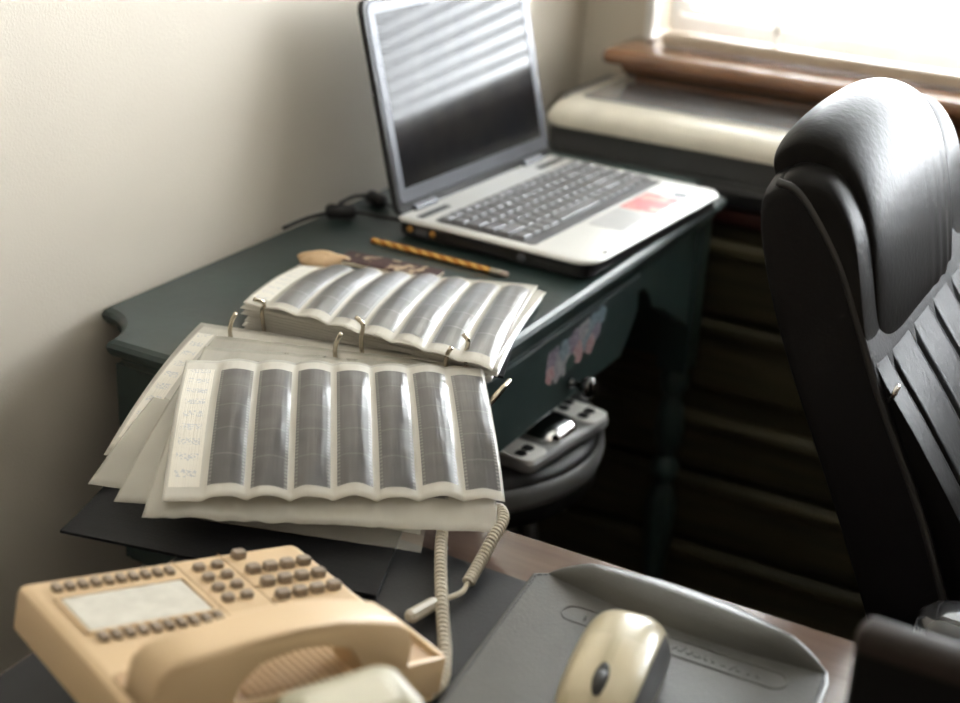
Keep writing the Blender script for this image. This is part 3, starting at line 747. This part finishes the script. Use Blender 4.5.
def sleeve(label, tl, tr, bl_, br_, lift=.0, amp=.002, strips=False, marg=.09, top=.10, bot=.97, seed=0, ncol=7, label_strip=False, wob=.0015, mir=False, smat='sleeve', fmat='film', wr2=.0):
    o_ = tl.copy(); NU_, NV_ = 98, 30
    c = random.Random(seed); ph_ = [c.uniform(-.25, .25) for _ in range(ncol+1)]
    n_ = (tr-tl).cross(bl_-tl).normalized(); n_ = n_ if n_.z > 0 else -n_
    def S(u, v, h=0):
        p = tl.lerp(tr, u).lerp(bl_.lerp(br_, u), v)
        t = (u-marg)/(1-marg)*ncol
        w_ = 0
        if 0 < t < ncol:
            f = t-int(t); w_ = abs(math.sin(PI*f))**.75*amp*(1+ph_[int(t)])*(.55+.45*min(1, v*4))
        w_ += wob*(1+noise.noise(V((u*5+seed, v*4, seed*1.7))))*.5
        if wr2: w_ += wr2*(1+noise.noise(V((u*26+seed, v*5, 3.3)))+.6*noise.noise(V((u*11, v*17, seed*.7))))*(.4+.6*v)
        return p+V((0, 0, lift*4*v*(1-v)))+n_*(w_+h)
    bm = bmesh.new(); uvl = bm.loops.layers.uv.new('UVMap'); g = []; uvs = {}
    for i in range(NU_+1):
        row = []
        for j in range(NV_+1):
            vtx = bm.verts.new(S(i/NU_, j/NV_)-o_); uvs[vtx] = (i/NU_, j/NV_); row.append(vtx)
        g.append(row)
    for i in range(NU_):
        for j in range(NV_):
            f = bm.faces.new((g[i][j], g[i+1][j], g[i+1][j+1], g[i][j+1]))
            for l in f.loops: l[uvl].uv = uvs[l.vert]
    o = obj('negative_sleeve', bm, smat, None, True); o.location = o_
    md = o.modifiers.new('t', 'SOLIDIFY'); md.thickness = .0004; md.offset = 0
    tag(o, label, 'negative sleeve', 'plastic sleeves of film negatives in the binder')
    def patch(name, u0, u1, v0, v1, m_, h, nu=14, nv=34, flip=False):
        bm = bmesh.new(); uvl = bm.loops.layers.uv.new('UVMap'); g = []; uv = {}
        for i in range(nu+1):
            row = []
            for j in range(nv+1):
                q = bm.verts.new(S(u0+(u1-u0)*i/nu, v0+(v1-v0)*j/nv, h)-o_); uv[q] = (i/nu, j/nv); row.append(q)
            g.append(row)
        for i in range(nu):
            for j in range(nv):
                f = bm.faces.new((g[i][j], g[i+1][j], g[i+1][j+1], g[i][j+1]))
                for l in f.loops: l[uvl].uv = uv[l.vert]
        obj(name, bm, m_, o, True)
    if strips:
        for k in range(ncol):
            cw = (1-marg)/ncol; u0 = marg+cw*k
            patch('film_strip', u0+cw*.09, u0+cw*.93, top+c.uniform(-.01, .01), bot-c.uniform(0, .03), fmat, .0005)
    if label_strip: patch('index_label', .012, marg-.012, .1, .93, 'label', .0005, 6, 34)
    return o
# far half: lower pages then the top page
LB = 'milky negative sleeve buried in the far stack beneath its top page'
for i in range(8):
    c = random.Random(i+50); q = (i/8)
    sleeve(LB, V((-.818+c.uniform(-.004, .004), 1.050, .7665+i*.0030)), V((-.556+c.uniform(-.008, .006), 1.076+c.uniform(-.003, .003), .7665+i*.0030)),
           V((-.878+c.uniform(-.006, .006), 1.225+c.uniform(-.01, 0), .7635+i*.0008)), V((-.628+c.uniform(-.014, .008), 1.325+c.uniform(-.02, 0), .7635+i*.0008)), lift=.004, amp=.0004, wob=.0006, seed=i)
sleeve('top sleeve of the far stack, its rounded strips shining white in the window light', at(243, 303, .7935), at(492, 372, .7935), at(304, 266, .7725), at(532, 292, .7715), lift=.006, amp=.0062, strips=True, marg=.10, top=.08, bot=.985, seed=3, label_strip=True, wob=.001, fmat='film_sheen', wr2=.0003)
# near half
def near_page(label, TL, TR, BL_, BR_, zt, zb, **k):
    return sleeve(label, at(*TL, zt), at(*TR, zt), at(*BL_, zb), at(*BR_, zb), **k)
near_page('greyish sleeve lying lowest of the near stack, its corner showing above the telephone', (222, 375), (455, 395), (200, 520), (421, 553), .7670, .7245, lift=.006, amp=.0004, seed=11, wob=.0006, smat='sleeve_thin')
near_page('sleeve whose corner sticks out furthest left, lowest of the fanned pages', (214, 334), (462, 372), (88, 484), (420, 535), .7690, .7270, lift=.008, amp=.0008, seed=12, wob=.001, smat='sleeve_clear')
for i in range(4):
    near_page('topmost sleeve of the left fanned bundle, with a written index column' if i == 3 else 'cream edged sleeve in the left fanned bundle, under its top sleeve', (201+i, 323+i*.6), (455, 360), (104+i*1.2, 455-i*2.0), (425, 505-i), .7710+i*.0016, .7290+i*.0013, lift=.009, amp=.0005, seed=13+i, wob=.0006, strips=(i == 3), label_strip=(i == 3), top=.14)
near_page('sleeve whose plain lower left corner lies between the fanned bundle and the larger pages', (216, 336), (462, 366), (114, 502), (470, 528), .7785, .7345, lift=.009, amp=.0009, seed=21, wob=.001, smat='sleeve_clear')
near_page('sleeve just beneath the near top page, its wrinkled lower edge hanging out', (205, 348), (484, 372), (142, 520), (498, 536), .7800, .7370, lift=.009, amp=.0010, seed=23, wob=.0026, strips=True, bot=.86, smat='sleeve_clear', wr2=.0014)
near_page('top sleeve of the near stack, seven dark negative strips and a written index column', (186, 362), (482, 370), (162, 503), (505, 505), .7855, .7480, lift=.010, amp=.0055, strips=True, marg=.115, top=.115, bot=.955, seed=5, label_strip=True, wob=.0018, wr2=.0011)

# tan paper scrap and patterned booklet beyond the sleeves
bm = bmesh.new(); cpt = at(322, 260, .7615); pts = []
for k in range(16):
    a = 2*PI*k/16; pts.append((.030*math.cos(a)*(1+.18*math.sin(3*a+1)), .020*math.sin(a)*(1+.2*math.cos(4*a))))
stack([[(x*s, y*s, z+.002*noise.noise(V((x*90, y*90, 1)))) for x, y in pts] for s, z in ((1, 0), (1.0, .002), (.8, .006), (.45, .009), (.1, .008))], bm)
o = obj('paper_scrap', bm, 'kraft', None, True); o.location = (cpt.x, cpt.y, .7603); o.rotation_euler = (0, 0, .5)
tag(o, 'crumpled tan paper scrap on the green desk beyond the sleeves', 'paper')
a = at(345, 256, .763); 
bk = thing('patterned_booklet', 'thin dark booklet with a cream speckled cover on the green desk beyond the sleeves', 'booklet', (-.806, 1.300, .7602), math.radians(4))
obj('cover', rslab(-.060, .060, -.022, .012, .003, [(0, 0), (0, .0010), (0, .0045), (.001, .0052)]), 'notec', bk)
obj('pages', rslab(-.0585, .0605, -.0235, .0095, .002, [(0, .0012), (0, .0040)]), 'paperw', bk)

# pencil
pA, pB = at(372, 240, GD+.0037), at(508, 275, GD+.0037)
ax = (pB-pA); Lc = ax.length
pn = thing('pencil', 'gold patterned pencil with a pale eraser lying beside the laptop', 'pencil', (pA.x, pA.y, GD+.0038), math.atan2(ax.y, ax.x))
obj('shaft', tube([(0, 0, 0), (.0006, 0, 0), (Lc-.022, 0, 0)], [.003, .0036, .0036], n=6), 'pencil', pn)
obj('ferrule', tube([(Lc-.022, 0, 0), (Lc-.017, 0, 0), (Lc-.0165, 0, 0), (Lc-.015, 0, 0), (Lc-.0145, 0, 0), (Lc-.008, 0, 0)], [.0037, .0037, .0034, .0034, .0037, .0037], n=16), 'ferrule', pn, True)
obj('eraser', tube([(Lc-.008, 0, 0), (Lc-.001, 0, 0), (Lc, 0, 0)], [.0034, .0034, .0026], n=16), 'eraser', pn, True)

# ------------------------------------------------------------ laptop
lp = thing('laptop', 'open silver-white laptop with a glossy dark screen on the green desk', 'laptop', (-.859, 1.396, GD), math.radians(-3.2))
LD, LW = .257, .358
obj('bottom_case', rslab(0, LD-.004, 0, LW, (.01, .02, .02, .01), [(.004, .002), (.001, .004), (.0, .007), (0, .0187)], 6), 'black', lp)
dk = obj('palm_deck', rslab(-.001, LD+.003, -.001, LW+.001, (.008, .028, .028, .008), [(.003, .0187), (0, .0205), (0, .0225), (.0015, .0243), (.004, .0250)], 8), 'silver', lp); autosmooth(dk)
for x, y in ((.03, .03), (.03, .33), (.235, .04), (.235, .32)): obj('foot', lathe([(.006, 0), (.006, .0035)], 16, c=(x, y)), 'rubber', lp)
kb = obj('keyboard', rslab(.048, .184, .012, .340, .006, [(0, .0250), (0, .0256), (.001, .0259)]), 'keyp', lp)
rows = [[1]*17, [1]*13+[2, 1, 1], [1.5]+[1]*12+[1.5, 1, 1], [1.75]+[1]*11+[2.25, 1, 1], [2.25]+[1]*10+[2.75, 1, 1], [1.25, 1, 1, 1.25, 5.5]+[1]*7]
pit = .0190; xk = .0525; kc = {}
for ri, row in enumerate(rows):
    dp = .0145 if ri == 0 else .0205
    y = .0150
    for wk in row:
        key = (wk, dp)
        if key not in kc:
            o = obj('key', rslab(-dp/2+.0013, dp/2-.0013, -wk*pit/2+.0013, wk*pit/2-.0013, .0022, [(0, .0), (.0004, .0028), (.0018, .0044), (.004, .0040)], 3), 'key', kb); kc[key] = o.data
        else: o = obj('key', kc[key], None, kb)
        o.location = (xk+dp/2, y+wk*pit/2, .0258); y += wk*pit
    xk += dp
tpd = obj('touchpad', rslab(.192, .238, .122, .200, .003, [(0, .0250), (0, .0254), (.0006, .0256)]), 'keyp', lp)
tpd.data.materials[0] = mat('touchpad_grey', (.50, .50, .50), .4)
obj('touchpad_button', rslab(.2405, .2500, .122, .200, .003, [(0, .0250), (0, .0258), (.0008, .0264)]), 'silver', lp)
stk = obj('sticker', rslab(.190, .240, .206, .285, .002, [(0, .0251), (0, .0254)]), 'pink', lp)
stk['label'] = 'pink and red rectangular sticker'
obj('round_badge', lathe([(.010, .0250), (.010, .0255), (.001, .0256)], 24, c=(.228, .302)), 'bezel', lp)
for y0, y1 in ((.010, .072), (.286, .350)): obj('speaker_slot', rslab(.024, .034, y0, y1, .002, [(0, .0250), (0, .0255)]), 'keyd', lp)
obj('latch_hole', rslab(.255, .2595, .040, .047, .001, [(0, .0250), (0, .0255)]), 'keyd', lp)
for o in list(bpy.data.objects):
    if o.parent == lp and o.name.split('.')[0] in ('keyboard', 'touchpad', 'touchpad_button', 'sticker', 'round_badge', 'speaker_slot', 'latch_hole'): o.location.x = -.005
# ports on the near side
for x, m_ in ((.018, 'gold'), (.050, 'gold')):
    o = obj('audio_port', lathe([(.0014, 0), (.0042, 0), (.0042, .0012), (.0014, .0012)], 16), m_, lp, True); o.rotation_euler = (PI/2, 0, 0); o.location = (x, 0.0, .0125)
obj('display_port', B(.026, .043, -.0012, .001, .008, .016), 'bezel', lp)
o = obj('round_port', lathe([(.002, 0), (.0055, 0), (.0055, .0012), (.002, .0012)], 20), 'bezel', lp, True); o.rotation_euler = (PI/2, 0, 0); o.location = (.170, 0, .012)
obj('card_slot', B(.185, .235, -.0008, .001, .009, .0135), 'keyd', lp)
# lid
lid = obj('lid_shell', rslab(-.0050, .0052, 0, LW, .002, [(0, 0), (0, .250)]), 'black', lp)
bm = stack([[(x, y, z) for y, z in rrect(0+d, LW-d, .0+d, .252-d, .014, 6)] for d, x in ((.002, -.006), (0, -.004), (0, .002), (.001, .0035))])
me = bpy.data.meshes.new('lid_shell'); bmesh.ops.recalc_face_normals(bm, faces=bm.faces); bm.to_mesh(me); bm.free(); me.materials.append(MT['black']); lid.data = me
lidM = Matrix.Translation((-.001, 0, .022)) @ Matrix.Rotation(math.radians(-14), 4, 'Y')
lid.matrix_local = lidM
bm = bmesh.new()
outer = rrect(.004, LW-.004, .012, .248, .010, 6); inner = rrect(.018, LW-.018, .030, .234, .001, 6)
A_ = [[bm.verts.new((x, y, z)) for y, z in l] for x, l in ((.0035, outer), (.0050, rrect(.006, LW-.006, .014, .246, .010, 6)), (.0050, inner), (.0036, inner))]
for r1, r2 in zip(A_, A_[1:]):
    for i in range(len(r1)): bm.faces.new((r1[i], r1[(i+1) % len(r1)], r2[(i+1) % len(r1)], r2[i]))
obj('bezel', bm, 'bezel', lid)
obj('screen', B(.0034, .0040, .0175, LW-.0175, .0295, .2345), 'screen', lid)
for y in (.030, LW-.075): 
    o = obj('hinge', tube([(0, y, .0), (0, y+.045, 0)], .0058, n=16), 'bezel', lp); o.location = (.001, 0, .0255)

# cables behind the laptop
def cable(label, path, barrel, bc):
    t = thing('cable', label, 'cable', (-.95, 1.43, GD)); o2 = -V((-.95, 1.43, GD))
    obj('wire', tube(smoothpath([V(p)+o2 for p in path], 8), .0022), 'rubber', t, True)
    a, b = [V(p)+o2 for p in barrel]
    obj('ferrite_barrel', tube([a, a.lerp(b, .12), a.lerp(b, .88), b], [.005, .0088, .0088, .005], n=18), 'rubber', t, True)
    return t
cable('black cable with a thick barrel plugged into the near corner of the laptop', [(-.868, 1.418, .772), (-.895, 1.418, .7705), (-.925, 1.416, .770), (-.950, 1.405, .770), (-.972, 1.375, .765), (-.975, 1.33, .7635)], [(-.930, 1.4165, .770), (-.962, 1.397, .770)], 0)
cable('black cable with a thick barrel running behind the laptop screen', [(-.880, 1.452, .770), (-.905, 1.462, .769), (-.930, 1.474, .769), (-.955, 1.484, .769), (-.974, 1.478, .766), (-.977, 1.45, .7635)], [(-.925, 1.471, .769), (-.955, 1.484, .769)], 0)

# ------------------------------------------------------------ foreground: frosted box, black box, papers
fb = thing('frosted_plastic_box', 'pale cream frosted plastic container standing in front of the telephone handset', 'container', (-.352, .538, BL), math.radians(60))
obj('body', stack([[(x*s, y*s, z) for x, y in rrect(-.036, .036, -.024, .024, .010, 6)] for s, z in ((.86, 0), (.9, .003), (.98, .095), (1.0, .105), (1.0, .112), (.97, .117), (.9, .119))]), 'frost', fb, True)
obj('lid_panel', rslab(-.024, .024, -.014, .014, .005, [(0, .1188), (0, .1200), (.001, .1204)]), 'frost2', fb)
bb = thing('upright_panel', 'black upright panel with a rounded brownish top edge at the brown desk corner', 'panel', (-.02, .70, ND))
obj('body', rslab(-.108, .22, -.010, .012, .006, [(.003, .004), (0, .008), (0, .150)]), 'bbox', bb)
o = obj('top_edge', rslab(-.109, .221, -.011, .013, .007, [(0, .150), (0, .158), (.003, .162), (.006, .164)]), 'bboxt', bb); autosmooth(o)
obj('base', rslab(0, .12, -.05, .05, .01, soft(0, .008, .002)), 'bbox', bb)

pf = thing('paper_folder', 'dark folder with cream paper edges under the left end of the telephone', 'folder', (-.592, .485, BL), math.radians(25))
obj('cover', rslab(-.06, .05, -.07, .05, .003, [(0, 0), (0, .0012)]), 'vinyl', pf)
obj('papers', rslab(-.057, .047, -.067, .047, .002, [(0, .0013), (0, .0050)]), 'paperw', pf)
obj('cover', rslab(-.06, .05, -.07, .05, .003, [(0, .0051), (0, .0066)]), 'vinyl', pf)
